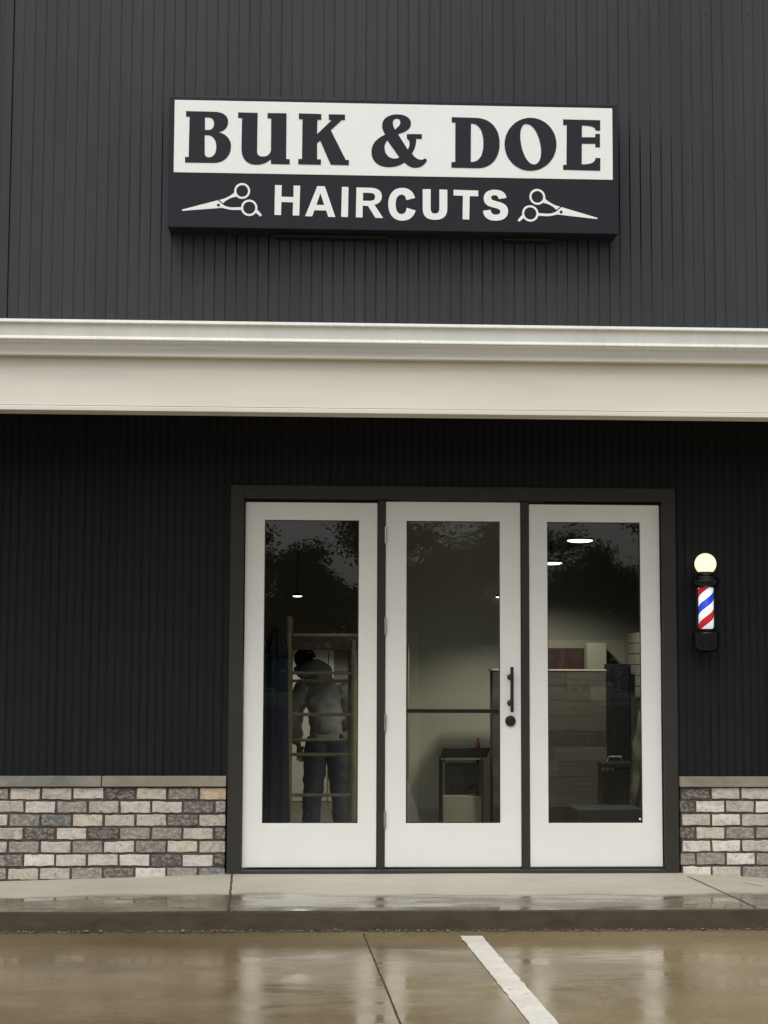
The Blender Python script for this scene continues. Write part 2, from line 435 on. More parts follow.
bm = bmesh.new(); box(bm, X0, X1, FA_Y+.045, .02, CEIL, CEIL+.03); obj('porch_ceiling', bm, M_CEIL, bld)
bm = bmesh.new(); box(bm, X0, X1, UP_Y+.06, 9.2, 7.3, 7.4); obj('roof', bm, M_CASE, bld)

# lower wall
xcl, xcr = aty(228.5, 700, -.03).x, aty(677, 700, -.03).x
ztop_brick = aty(160, 776.5, -.06).z
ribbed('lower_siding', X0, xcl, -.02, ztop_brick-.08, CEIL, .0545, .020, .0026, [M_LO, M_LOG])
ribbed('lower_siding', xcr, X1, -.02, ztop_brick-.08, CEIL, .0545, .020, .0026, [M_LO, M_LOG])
# plain backing wall round the opening
zhead = aty(450, 487, -.03).z
bm = bmesh.new()
box(bm, X0, xcl+.03, .035, .16, -.05, CEIL+.3); box(bm, xcr-.03, X1, .035, .16, -.05, CEIL+.3); box(bm, xcl+.03, xcr-.03, .035, .16, zhead-.03, CEIL+.3)
obj('wall_core', bm, M_LO, bld)
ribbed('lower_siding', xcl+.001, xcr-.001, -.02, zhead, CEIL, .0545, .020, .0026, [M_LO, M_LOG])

# casing and jambs
xl0, xl1 = aty(243.6, 700, 0).x, aty(376.8, 700, 0).x
xm0, xm1 = aty(385.2, 700, 0).x, aty(521.0, 700, 0).x
xr0, xr1 = aty(529.6, 700, 0).x, aty(661.1, 700, 0).x
zb = aty(450, 867.1, 0).z
zt_m = aty(452, 502.0, 0).z; zt_s = aty(310, 502.5, 0).z
zt_s = min(zt_s, aty(594, 504.8, 0).z+.006)
bm = bmesh.new()
box(bm, xcl, xl0-.008, -.045, .03, FLOOR-.03, zhead+.001)
box(bm, xr1+.008, xcr, -.045, .03, FLOOR-.03, zhead+.001)
box(bm, xl0-.008, xr1+.008, -.045, .03, zt_m+.010, zhead+.001)
obj('door_casing', bm, M_CASE, bld, .003)
bm = bmesh.new()
box(bm, xl1+.005, xm0-.004, -.012, .10, FLOOR-.02, zt_m+.009); box(bm, xm1+.004, xr0-.005, -.012, .10, FLOOR-.02, zt_m+.009)
obj('mullions', bm, M_CASE, bld, .002)
bm = bmesh.new(); box(bm, xl0-.007, xr1+.007, .048, .075, zt_s-.02, zt_m+.0085); obj('door_stop', bm, M_CASE, bld)
bm = bmesh.new(); box(bm, xl0-.007, xr1+.007, -.05, .12, FLOOR-.02, zb-.012); obj('threshold', bm, M_RUB, bld, .004)

def leaf(name, x0, x1, z0, z1, gx0, gx1, gz0, gz1, label=None):
    """white slab with one tall light: ring of stiles and rails, glazing bead and a pane"""
    bm = bmesh.new()
    for y0, y1 in ((0.0, .045),):
        outer = [(x0, z0), (x1, z0), (x1, z1), (x0, z1)]; inner = [(gx0, gz0), (gx1, gz0), (gx1, gz1), (gx0, gz1)]
        V = {}
        for nm, pts in (('o', outer), ('i', inner)):
            for yy in (y0, y1): V[nm, yy] = [bm.verts.new((x, yy, z)) for x, z in pts]
        for i in range(4):
            j = (i+1) % 4
            bm.faces.new((V['o', y0][i], V['o', y0][j], V['i', y0][j], V['i', y0][i]))
            bm.faces.new((V['o', y1][j], V['o', y1][i], V['i', y1][i], V['i', y1][j]))
            bm.faces.new((V['o', y0][j], V['o', y0][i], V['o', y1][i], V['o', y1][j]))
            bm.faces.new((V['i', y0][i], V['i', y0][j], V['i', y1][j], V['i', y1][i]))
    o = obj(name, bm, M_WHITE, bld, .003)
    if label: o['label'] = label
    bm = bmesh.new(); box(bm, gx0+.0005, gx1-.0005, .021, .023, gz0+.0005, gz1-.0005)
    for f in list(bm.faces):
        if abs(f.normal.y) < .5: bm.faces.remove(f)
    # one sheet is enough for thin glazing
    bm.free(); bm = bmesh.new()
    nx, nz = 6, 14
    g = [[bm.verts.new((gx0+(gx1-gx0)*i/nx, .022, gz0+(gz1-gz0)*j/nz)) for i in range(nx+1)] for j in range(nz+1)]
    for j in range(nz):
        for i in range(nx): bm.faces.new((g[j][i], g[j][i+1], g[j+1][i+1], g[j+1][i]))
    obj('glass_pane', bm, M_GLASS, o)
    bm = bmesh.new(); s = .006
    box(bm, gx0+.0003, gx0+s, .012, .020, gz0, gz1); box(bm, gx1-s, gx1-.0003, .012, .020, gz0, gz1)
    box(bm, gx0+s, gx1-s, .012, .020, gz0+.0003, gz0+s); box(bm, gx0+s, gx1-s, .012, .020, gz1-s, gz1-.0003)
    obj('glazing_gasket', bm, M_RUB, o)
    return o
gz0 = aty(450, 823.2, .01).z; gz1 = aty(450, 521.2, .01).z
sl = leaf('sidelite', xl0, xl1, zb, zt_s, aty(263.4, 670, 0).x, aty(358.4, 670, 0).x, gz0, gz1, 'left white sidelite with the scaffold and a person behind its glass')
dr = leaf('door', xm0, xm1, zb, zt_m, aty(406.2, 670, 0).x, aty(500.2, 670, 0).x, gz0, gz1)
sr = leaf('sidelite', xr0, xr1, zb, zt_s, aty(547.8, 670, 0).x, aty(641.4, 670, 0).x, gz0, gz1, 'right white sidelite with a plank counter behind its glass')
# pull handle, deadbolt, hinges, push bar
hx = aty(511, 690, 0).x; z_a, z_b = aty(511, 667, -.05).z, aty(511, 712, -.05).z
bm = bmesh.new()
tube(bm, (hx, -.055, z_b), (hx, -.055, z_a), .0115, n=16)
for py in (677, 703): 
    z = aty(511, py, -.03).z; lathe(bm, (hx-.006, 0, z), [(.021, -.002), (.021, -.010), (.012, -.014), (.012, -.056)], 20, 'y')
obj('pull_handle', bm, M_BLACK, dr, smooth=False)
bm = bmesh.new(); p = aty(510.5, 721, -.01); lathe(bm, (p.x, 0, p.z), [(.036, -.001), (.035, -.012), (.028, -.017), (.018, -.018), (.017, -.024)], 28, 'y'); obj('deadbolt', bm, M_BLACK, dr)
for py in (535, 626, 722, 819):
    z = aty(385, py, 0).z; bm = bmesh.new(); tube(bm, (xm0-.001, -.013, z-.055), (xm0-.001, -.013, z+.055), .0085, n=12)
    tube(bm, (xm0-.001, -.013, z-.060), (xm0-.001, -.013, z+.060), .004, n=8)
    obj('hinge', bm, M_STEEL, dr)
bm = bmesh.new(); z = aty(453, 711, .07).z; box(bm, xm0+.10, xm1-.10, .06, .085, z-.013, z+.013); box(bm, xm0+.10, xm0+.125, .045, .06, z-.013, z+.013); box(bm, xm1-.125, xm1-.10, .045, .06, z-.013, z+.013)
obj('push_bar', bm, M_BLACK, dr, .003)
bm = bmesh.new(); p = aty(640, 819, .02); lathe(bm, (p.x, .0205, p.z), [(.007, 0), (.007, .001)], 14, 'y'); obj('sticker', bm, M_SIGNW, sr)

# brick wainscots
TONE = {'L': (.50, .46, .39), 'W': (.64, .61, .55), 'M': (.25, .225, .19), 'D': (.085, .073, .064), 'B': (.14, .148, .15), 'T': (.50, .39, .27), 'G': (.125, .115, .104)}
def wainscot(x_edge, side, rows, jointA, jointB, pitch_px, label):
    """side -1: runs left from x_edge, +1: runs right; joints are measured photo columns"""
    bm = bmesh.new(); lay = bm.loops.layers.float_color.new('brick_tone'); lay_done = bm.faces.layers.int.new('done')
    yf = -.055; sc = aty(1, 830, yf).x-aty(0, 830, yf).x
    pitch = pitch_px*sc; zt = aty(160, 788.2, yf).z if side < 0 else aty(720, 788.2, yf).z
    ch = .0862; bh = .0862-.0155; jt = .0150
    for r in range(7):
        xj = aty((jointA if r % 2 == 0 else jointB), 830, yf).x
        z1 = zt-r*ch; z0 = z1-bh
        if side < 0: start = xj-pitch*24; xlim = (X0, x_edge)
        else: start = xj-pitch*3; xlim = (x_edge, X1)
        k = 0; x = start
        vis = []
        while x < xlim[1]:
            a, b = max(x+jt/2, xlim[0]), min(x+pitch-jt/2, xlim[1])
            if b-a > .02: vis.append((a, b))
            x += pitch
        n = len(vis)
        for i, (a, b) in enumerate(vis):
            key = None; row = rows[r]
            j = len(row)-(n-i) if side < 0 else i
            if 0 <= j < len(row): key = row[j]
            else: key = random.choice('LLLWWMMDGL')
            c = TONE[key]; v = random.uniform(.85, 1.15); tint = random.uniform(-.03, .03)
            c = (c[0]*v*(1+tint), c[1]*v, c[2]*v*(1-tint), 1)
            jz = random.uniform(-.0015, .0015); jy = random.uniform(-.003, .003)
            fs_ = box(bm, a, b, yf+jy, yf+.05, z0+jz, z1+jz)
            for v_ in {v for f in fs_ for v in f.verts}:
                v_.co.x += random.uniform(-.0025, .0025); v_.co.z += random.uniform(-.002, .002)
            es = {e for f in fs_ for e in f.edges if abs(e.verts[0].co.x-e.verts[1].co.x) > (b-a)*.6}
            bmesh.ops.subdivide_edges(bm, edges=list(es), cuts=5)
            for f in bm.faces:
                if f[lay_done] == 0:
                    f[lay_done] = 1
                    for lp in f.loops: lp[lay] = c
                    for v_ in f.verts:
                        v_.co += Vector((0, .0016*noise.noise(v_.co*40), .0016*noise.noise(v_.co*31+Vector((9, 1, 2)))))
    o = None
    e0, e1 = (X0, x_edge-.004) if side < 0 else (x_edge+.004, X1)
    for f in box(bm, e0, e1, yf+.008, .034, -.05, zt+.012, 1):
        for lp in f.loops: lp[lay] = (.1, .1, .1, 1)
    o = obj('brick_wainscot', bm, [M_BRICK, M_MORTAR], bld, .004)
    o['label'] = label
    return o, zt
rowsL = ['LLWDLMT', 'LWMLWLGM', 'WMBLLLGL', 'LDLDMMLD', 'LMLMWMLL', 'GWWLWDWD', 'MLLMGWMB']
rowsR = ['DLL', 'DWLW', 'LWL', 'DLMM', 'WWL', 'MMWM', 'WLM']
xeL, xeR = aty(225.0, 830, -.055).x, aty(680.8, 830, -.055).x
wl_, ztL = wainscot(xeL, -1, rowsL, 198.4, 213.9, 31.9, 'brick base left of the doors')
wr_, ztR = wainscot(xeR, 1, rowsR, 711.4, 695.8, 31.0, 'brick base right of the doors')
yc = -.075
def cope(x0, x1, ztop, mat, parent):
    bm = bmesh.new(); box(bm, x0, x1, yc, -.012, ztop-.067, ztop); 
    bmesh.ops.subdivide_edges(bm, edges=[e for e in bm.edges if abs(e.verts[0].co.x-e.verts[1].co.x) > .2], cuts=14)
    for v in bm.verts: v.co.y += .003*noise.noise(v.co*7); v.co.z += .0015*noise.noise(v.co*5+Vector((3, 3, 3)))
    return obj('coping_stone', bm, mat, parent, .004)
zcL = aty(160, 776.4, yc).z; zcR = aty(720, 776.9, yc).z
xj = aty(101.5, 780, yc).x
cope(xj+.003, aty(226, 780, yc).x, zcL, M_COPE, wl_); cope(xj-1.2, xj-.003, zcL, M_COPEG, wl_)
for k in range(3): cope(xj-1.2*(k+2)-.006, xj-1.2*(k+1)-.009, zcL, M_COPE if k % 2 else M_COPEG, wl_)
xs_ = aty(679.8, 780, yc).x
for k in range(4): cope(xs_+1.25*k+.003, xs_+1.25*(k+1)-.003, zcR, M_COPE, wr_)

# ------------------------------------------------------------------ interior shell
M_IWALL = simple('interior_wall_paint', (.53, .515, .435), .7, .06, 1.5)
M_IDARK = simple('interior_dark_paint', (.06, .058, .05), .7, .1, 2)
M_IFLOOR = simple('interior_floor', (.13, .11, .085), .35, .3, 3, (1, 5, 1))
M_ICEIL = simple('interior_ceiling_paint', (.05, .05, .047), .8, .1, 2)
bm = bmesh.new(); box(bm, -4, 5.5, .125, 9.0, FLOOR-.06, FLOOR-.004); obj('shop_floor', bm, M_IFLOOR, bld)
bm = bmesh.new(); box(bm, -4, 5.5, .165, 9.0, FLOOR+2.95, FLOOR+3.0); obj('shop_ceiling', bm, M_ICEIL, bld)
bm = bmesh.new()
box(bm, -4.1, -4, .165, 9, FLOOR-.06, FLOOR+3); box(bm, 5.5, 5.6, .165, 9, FLOOR-.06, FLOOR+3); 
box(bm, -4.1, 5.6, 9.0, 9.1, FLOOR-.06, FLOOR+3)
obj('shop_wall', bm, M_IDARK, bld)
# rear wall of the front room with a pale lower part, and the short partition seen through the door
yb = 5.6
xa, xb = aty(330, 650, yb).x, aty(408, 650, yb).x
bm = bmesh.new(); box(bm, -4, 5.5, yb, yb+.1, FLOOR, FLOOR+2.94); obj('rear_partition', bm, simple('rear_partition_paint', (.23, .225, .195), .7, .06, 1.5), bld)
bm = bmesh.new(); box(bm, aty(284, 650, yb).x, aty(328, 650, yb).x, yb-.02, yb-.002, FLOOR, aty(300, 644, yb).z)
box(bm, aty(329, 650, yb).x, aty(334, 650, yb).x, yb-.03, yb-.002, FLOOR, aty(300, 641, yb).z)
obj('rear_door', bm, simple('rear_door_white', (.80, .78, .68), .6, .04, 2), bld, .003)
bm = bmesh.new(); box(bm, aty(545, 650, yb).x, aty(700, 650, yb).x, yb-.02, yb-.002, FLOOR, aty(570, 640, yb).z); obj('wall_panel', bm, simple('wall_panel_paint', (.30, .29, .235), .7, .06, 1.5), bld)
yp = 3.05
xp0, xp1 = aty(418.5, 700, yp).x, aty(545, 700, yp).x
bm = bmesh.new(); box(bm, xp0, xp1, yp, yp+.1, FLOOR, FLOOR+2.94)
box(bm, aty(399, 700, yp).x, xp0, yp, yp+.1, aty(412, 641, yp).z+.05, FLOOR+2.94)
obj('partition_wall', bm, M_IWALL, bld)
bm = bmesh.new(); zc = aty(412, 641, yp).z
box(bm, aty(409, 700, yp).x, xp0-.001, yp-.02, yp+.11, FLOOR, zc); box(bm, aty(399, 700, yp).x, xp0-.001, yp-.02, yp+.11, zc+.001, zc+.09)
obj('door_trim', bm, simple('interior_trim_paint', (.60, .58, .47), .5, .04, 3), bld, .003)
# slat board wall at the right
M_SLAT = simple('slat_board', (.17, .165, .135), .5, .06, 3)
bm = bmesh.new()
xsl = 2.62; yS0, yS1 = .35, 2.4
z = 1.25
while z < 1.72:
    box(bm, xsl, xsl+.02, yS0, yS1, z, z+.078); z += .085
box(bm, xsl+.0205, xsl+.035, yS0, yS1, FLOOR, 1.765, 1)
obj('slat_board_wall', bm, [M_SLAT, M_BLACK], bld)
pc0, pc1 = aty(588, 700, 5.3).x, aty(607, 700, 5.3).x
bm = bmesh.new(); box(bm, pc0, pc1, 5.3, 5.5, FLOOR, aty(597, 643, 5.3).z); obj('pale_pilaster', bm, simple('pilaster_paint', (.36, .35, .29), .7, .06, 1.5), bld, .004)

# ------------------------------------------------------------------ the sign
SY = UP_Y-.18
sx0, sx1 = aty(168.6, 165, SY).x, aty(617.5, 165, SY).x
szt, szb = aty(390, 100.2, SY).z, aty(390, 230.5, SY).z
# the sign's own slight tilt against the level follows the photograph's perspective only
sign = empty('shop_sign', ((sx0+sx1)/2, SY+.09, szb), 'wide dark sign with white BUK & DOE panel and HAIRCUTS between scissors on the upper wall', 'sign')
bm = bmesh.new(); box(bm, sx0, sx1, SY, UP_Y-.001, szb, szt); obj('sign_cabinet', bm, M_SIGNBOX, sign, .004)
for a, b in ((275, 388), (505, 555)):  # black bars stand in for the dark shade under the cabinet
    bm = bmesh.new(); box(bm, aty(a, 235, SY).x, aty(b, 235, SY).x, SY+.10, UP_Y-.002, szb-.022, szb-.0005)
    obj('underside_shade_bar', bm, M_BLACK, sign, .003)
tl, tr_ = aty(174.8, 99.6, SY-.003), aty(612.1, 108.5, SY-.003); bl, br = aty(173.6, 171.9, SY-.003), aty(613, 180.0, SY-.003)
fx0, fx1 = (tl.x+bl.x)/2, (tr_.x+br.x)/2; fzt, fzb = (tl.z+tr_.z)/2, (bl.z+br.z)/2
bm = bmesh.new(); box(bm, fx0, fx1, SY-.0025, SY-.0005, fzb, fzt); face = obj('white_panel', bm, M_SIGNW, sign, .001)

def svg(path, ox, oy, sc, tf=None):
    """outline in zoom units (M L C Z) -> list of closed photo-pixel polylines"""
    tk = path.replace(',', ' ').split(); out = []; cur = []; i = 0; cmd = None
    toks = []
    for t in tk:
        if t[0] in 'MLCZ':
            toks.append(t[0])
            if len(t) > 1: toks.append(float(t[1:]))
        else: toks.append(float(t))
    i = 0
    while i < len(toks):
        if isinstance(toks[i], str): cmd = toks[i]; i += 1
        if cmd == 'Z':
            out.append(cur); cur = []; continue
        if cmd in 'ML':
            cur.append((toks[i], toks[i+1])); i += 2
        elif cmd == 'C':
            p0 = cur[-1]; p1, p2, p3 = [(toks[i+2*k], toks[i+2*k+1]) for k in range(3)]; i += 6
            for k in range(1, 11):
                t = k/10; u = 1-t
                cur.append(tuple(u**3*p0[q]+3*u*u*t*p1[q]+3*u*t*t*p2[q]+t**3*p3[q] for q in (0, 1)))
    if cur: out.append(cur)
    res = [[(ox+x/sc, oy+y/sc) for x, y in c] for c in out]
    if tf: res = [[tf(*p) for p in c] for c in res]
    return res
def letters(name, shapes, mat, y0, dep, parent):
    """flat cut-out characters standing proud of the sign: each outline filled with its holes, all one mesh"""
    allbm = bmesh.new()
    for i, polys in enumerate(shapes):
        cu = bpy.data.curves.new('outline', 'CURVE'); cu.dimensions = '2D'; cu.fill_mode = 'BOTH'; cu.extrude = dep/2
        for poly in polys:
            pts = [aty(px, py, y0) for px, py in poly]
            s = cu.splines.new('POLY'); s.points.add(len(pts)-1); s.use_cyclic_u = True
            for q, p in zip(s.points, pts): q.co = (p.x, p.z, 0, 1)
        tmp = bpy.data.objects.new('outline', cu); COL.objects.link(tmp)
        dg = bpy.context.evaluated_depsgraph_get(); dg.update()
        me = bpy.data.meshes.new_from_object(tmp.evaluated_get(dg))
        b2 = bmesh.new(); b2.from_mesh(me)
        off = -.0004*(i % 3)
        for v in b2.verts: v.co = Vector((v.co.x, y0-v.co.z+off, v.co.y))
        b2.to_mesh(me); b2.free(); allbm.from_mesh(me)
        bpy.data.objects.remove(tmp); bpy.data.curves.remove(cu); bpy.data.meshes.remove(me)
    return obj(name, allbm, mat, parent)
z1 = (175, 100, 7.68); z2 = (265, 100, 7.68); z3 = (355, 100, 7.68); z4 = (440, 105, 7.68); z5 = (520, 105, 7.68)
top = [
 svg("M85 85 L300 90 C375 92 408 125 408 165 C408 210 380 238 335 247 C395 262 430 300 430 355 C430 430 375 483 300 483 L77 480 L77 437 L105 437 L112 128 L85 128 Z M230 133 L230 230 L255 230 C285 230 300 212 300 182 C300 150 282 133 250 133 Z M228 270 L228 405 C228 428 240 440 262 440 C300 440 317 400 317 360 C317 305 290 270 250 270 Z", *z1),
 svg("M485 95 L635 99 L630 395 C630 425 650 435 680 434 C715 433 737 410 737 375 L739 142 L711 140 L711 100 L857 102 L853 453 L881 455 L881 494 L737 491 L737 455 C700 485 665 497 625 497 C555 497 510 455 510 370 L515 138 L485 137 Z", *z1),
 svg("M260 103 L432 108 L432 152 L402 150 L400 262 L512 155 L490 153 L490 110 L614 112 L614 155 L590 153 L505 232 L620 460 L645 462 L643 500 L505 497 L424 312 L400 330 L400 455 L430 457 L428 497 L255 493 L256 453 L284 453 L288 148 L260 146 Z", *z2),
 svg("M232 265 C212 235 208 215 208 195 C208 140 260 110 325 110 C390 110 430 140 430 180 C430 225 385 248 330 262 L405 380 C420 360 422 330 415 312 L398 295 L398 261 L514 262 L513 300 L470 298 C470 340 460 375 437 412 C465 448 490 462 515 458 C528 455 535 450 540 446 L553 464 C540 490 510 521 465 521 C425 521 400 500 380 480 C340 507 300 516 260 516 C180 516 126 470 126 400 C126 330 170 295 232 265 Z M308 228 C330 205 348 195 348 172 C348 152 336 143 321 143 C302 143 290 155 290 175 C290 195 300 213 308 228 Z M248 310 C235 325 227 345 227 365 C227 415 260 450 305 450 C320 449 332 446 340 440 Z", *z3),
 svg("M90 93 L280 99 C390 104 458 180 458 295 C458 410 395 485 290 485 L88 481 L88 438 L117 438 L118 135 L90 134 Z M238 142 L236 438 C300 440 333 390 333 295 C333 200 300 143 238 142 Z", *z4),
 svg("M80 98 C190 98 280 190 280 301 C280 415 190 505 80 505 C-30 505 -119 415 -119 301 C-119 190 -30 98 80 98 Z M48 145 C15 145 -2 190 2 255 C10 360 55 457 108 457 C145 457 165 410 161 345 C155 240 105 145 48 145 Z", *z5),
 svg("M331 110 L616 117 L616 197 L578 195 L578 182 C565 165 530 158 476 157 L475 247 L578 248 L578 222 L614 222 L614 326 L578 324 L578 298 L475 297 L474 455 C530 457 565 448 578 420 L580 406 L617 408 L616 505 L331 497 L331 460 L357 459 L359 155 L331 153 Z", *z5),
]
letters('name_lettering', top, M_SIGND, SY-.0040, .0012, sign)
z7 = (265, 175, 5.486); z8 = (400, 175, 3.657)
bot = [
 svg("M55 55 L92 56 L90 119 L156 121 L157 58 L193 59 L188 222 L152 222 L154 150 L90 148 L88 220 L52 219 Z", *z7),
 svg("M287 61 L328 62 L386 231 L347 230 L336 195 L271 193 L259 227 L220 226 Z M304 100 L325 165 L282 164 Z", *z7),
 svg("M422 65 L458 66 L455 231 L418 230 Z", *z7),
 svg("M502 68 L580 70 C620 72 641 88 641 118 C641 142 625 158 600 163 L648 236 L606 235 L565 170 L536 168 L535 233 L498 232 Z M538 97 L537 141 L570 142 C595 142 604 135 604 120 C604 104 594 98 572 98 Z", *z7),
 svg("M55 84 L23 92 C20 78 16 72 6 72 C-8 72 -16 85 -16 107 C-16 131 -8 143 6 143 C16 143 22 135 25 120 L57 130 C50 155 32 167 8 167 C-24 167 -43 143 -43 107 C-43 71 -24 47 8 47 C32 47 49 60 55 84 Z", *z8),
 svg("M83 52 L112 52 L112 122 C112 136 118 141 128 141 C139 141 144 135 144 122 L144 53 L173 54 L173 122 C173 152 157 164 128 164 C98 164 83 151 83 122 Z", *z8),
 svg("M196 54 L286 57 L286 78 L255 77 L253 163 L229 162 L230 76 L196 75 Z", *z8),
 svg("M389 84 L361 88 C359 78 354 74 346 74 C338 74 333 78 333 83 C333 91 341 93 356 97 C382 103 395 113 395 133 C395 155 378 167 350 167 C322 167 306 155 303 131 L331 127 C333 140 340 145 350 145 C361 145 367 141 367 134 C367 126 359 123 342 119 C318 114 306 104 306 85 C306 66 321 54 346 54 C372 54 387 65 389 84 Z", *z8),
]
letters('service_lettering', bot, M_SIGNW, SY-.0018, .0012, sign)
def ring(cx, cy, ro, ri, n=36):
    return [[(cx+r*math.cos(2*PI*k/n), cy+r*math.sin(2*PI*k/n)) for k in range(n)] for r in (ro, ri)]
z6 = (175, 175, 7.68)
def scissors(tf):
    def rr(cx, cy, ro, ri):
        return [[tf(175+x/7.68, 175+y/7.68) for x, y in c] for c in ring(cx, cy, ro, ri)]
    sh = [
     svg("M52 266 L330 194 L372 230 C395 245 420 249 450 249 L506 247 L510 268 L450 268 C410 268 380 255 362 252 L58 275 Z", *z6, tf),
     svg("M340 191 C380 185 420 165 450 140 L464 120 L482 160 L465 168 C430 172 395 190 370 217 Z", *z6, tf),
     rr(516, 123, 61, 45), rr(570, 252, 63, 47),
     svg("M615 285 L635 268 L668 308 L656 320 Z", *z6, tf)]
    o = letters('scissors_emblem', sh, M_SIGNW, SY-.0018, .0012, sign)
    bmx = bmesh.new(); p = aty(*tf(175+333/7.68, 175+231/7.68), SY-.0042); lathe(bmx, (p.x, p.y, p.z), [(.009, -.001), (.009, .001)], 12, 'y')
    obj('pivot_screw', bmx, M_SIGND, o)
scissors(lambda x, y: (x, y))
scissors(lambda x, y: (779.5-x, y+5.9+.04*(779.5-x-537.3)))

# ------------------------------------------------------------------ barber pole
by = -.14
pc = aty(706, 608, by)
def bz(py): return aty(706, py, by).z
pole = empty('barber_pole', (pc.x, -.02, bz(651)), 'lit barber pole with glowing globe and red, white and blue stripes', 'barber pole')
k_ = (by-CAM.y)/F
bm = bmesh.new(); bmesh.ops.create_uvsphere(bm, u_segments=32, v_segments=20, radius=10.9*k_, matrix=Matrix.Translation((pc.x, by, bz(564.0))))
obj('globe', bm, emit('globe_glow', (1.0, .98, .68), .55), pole, smooth=True)
M_POLEB = simple('pole_black_enamel', (.004, .004, .005), .3, .1, 10, spec=.35)
def turned(name, prof):
    bm = bmesh.new(); lathe(bm, (pc.x, by, 0), [(r*k_, bz(py)) for r, py in prof], 36)
    return obj(name, bm, M_POLEB, pole, smooth=True)
turned('top_cap', [(7.5, 572), (8.5, 574), (8.0, 576.5), (12, 577.5), (13.6, 579.5), (13.6, 584), (11.8, 586.0), (9.4, 587.8)])
turned('bottom_cap', [(9.4, 629), (9.4, 630.5), (13.2, 632), (13.6, 634.5), (12.9, 636), (12.9, 646), (11, 650), (6, 652)])
M = Mat('barber_stripes')
sp = M.node('ShaderNodeSeparateXYZ'); M.l.new(M.tc.outputs['Object'], sp.inputs[0])
ang = M.math('DIVIDE', M.math('ARCTAN2', sp.outputs[0], M.math('MULTIPLY', sp.outputs[1], -1)), 2*PI)
per = 35*k_
zz = M.math('DIVIDE', sp.outputs[2], per)
tt = M.math('FRACT', M.math('ADD', M.math('SUBTRACT', zz, ang), 20.0+.217))
stripe = M.ramp(tt, [(0, (.50, .02, .03)), (.24, (.9, .93, .95)), (.5, (.015, .06, .62)), (.74, (.9, .93, .95))], 'CONSTANT')
M.to('Base Color', stripe); M.to('Emission Color', stripe); M.set(Emission_Strength=.40, Roughness=.3)
bm = bmesh.new(); lathe(bm, (pc.x, by, 0), [(7.5*k_, bz(587.5)), (7.5*k_, bz(629.3))], 40)
cyl = obj('striped_cylinder', bm, M.m, pole, smooth=True)
# put the cylinder's origin on its own axis so the stripes wind round it
off = Vector((0, by-(-.02), 0)); cyl.data.transform(Matrix.Translation(-off)); cyl.location = off
bm = bmesh.new()
for s in (-1, 1): tube(bm, (pc.x+s*9.2*k_, by+.01, bz(586)), (pc.x+s*9.2*k_, by+.01, bz(632)), 1.1*k_, n=10)
obj('side_rods', bm, M_POLEB, pole)
bm = bmesh.new(); box(bm, pc.x-.045, pc.x+.045, -.034, -.021, bz(652), bz(574)); box(bm, pc.x-.02, pc.x+.02, by+.06, -.034, bz(584), bz(580)); box(bm, pc.x-.02, pc.x+.02, by+.06, -.034, bz(642), bz(637))
obj('wall_bracket', bm, M_POLEB, pole, .004)

# ------------------------------------------------------------------ things inside the shop
def light_fixture(px, py, y, dia, power, label, blend=.6, hang=True, size=140):
    p = aty(px, py, y)
    t = empty('ceiling_light', (p.x, y, p.z), label, 'light', 'ceiling lights inside the shop')
    bm = bmesh.new(); lathe(bm, (p.x, y, p.z), [(dia*.10, .028), (dia*.44, .026), (dia*.5, .012), (dia*.5, .006)], 28); obj('lamp_housing', bm, M_BLACK, t, smooth=True)
    bm = bmesh.new(); lathe(bm, (p.x, y, p.z), [(dia*.47, .005), (dia*.47, 0), (dia*.36, -dia*.035), (dia*.2, -dia*.05), (dia*.02, -dia*.055)], 28); obj('diffuser', bm, emit('lamp_glow', (1, .97, .86), 3.0), t, smooth=True)
    if hang:
        bm = bmesh.new(); tube(bm, (p.x, y, p.z+.027), (p.x, y, FLOOR+2.949), .006, n=8); obj('cable', bm, M_BLACK, t)
    if power:
        ld = bpy.data.lights.new('lamp_beam', 'SPOT'); ld.energy = power; ld.spot_size = R(size); ld.spot_blend = blend; ld.shadow_soft_size = dia*.4; ld.color = (1, .96, .84)
        lo = bpy.data.objects.new('lamp_beam', ld); COL.objects.link(lo); lo.parent = t; lo.location = (0, 0, -.06)
    return t
light_fixture(580, 541, 1.3, .20, 62, 'larger bright ceiling light high behind the right sidelite glass')
light_fixture(551, 563.5, 4.6, .22, 42, 'ceiling light half cut by the left edge of the right sidelite glass', .6, True, 150)
light_fixture(297.5, 596.5, 3.9, .085, 30, 'small ceiling light above the scaffold behind the left sidelite', .15, True, 150)
light_fixture(499.5, 597.5, 2.3, .06, 6, 'tiny ceiling light at the right edge of the door glass')

# scaffold
M_SCAF = simple('scaffold_tube', (.34, .28, .19), .5, .25, 14)
M_PLANK = simple('scaffold_plank', (.10, .08, .055), .7, .25, 5, (1, 8, 8))
sy0, sy1 = 1.35, 2.05
sc_ = empty('scaffold', (aty(320, 800, sy0).x, 1.7, FLOOR), 'tan scaffold with cross rungs and a platform inside the left sidelite', 'scaffold')
xa0, xa1 = aty(288.5, 720, sy0).x, aty(353.5, 720, sy0).x
for y in (sy0, sy1):
    for x in (xa0, xa1):
        bm = bmesh.new(); tube(bm, (x, y, FLOOR), (x, y, aty(288, 616 if x == xa0 else 640, sy0).z), .024, n=14); tube(bm, (x, y, FLOOR), (x, y, FLOOR+.03), .045, n=14)
        obj('upright', bm, M_SCAF, sc_)
for py in (673, 714.5, 754.5, 795):
    z = aty(320, py, sy0).z; bm = bmesh.new(); tube(bm, (xa0+.02, sy0, z), (xa1-.02, sy0, z), .013, n=10); obj('rung', bm, M_SCAF, sc_)
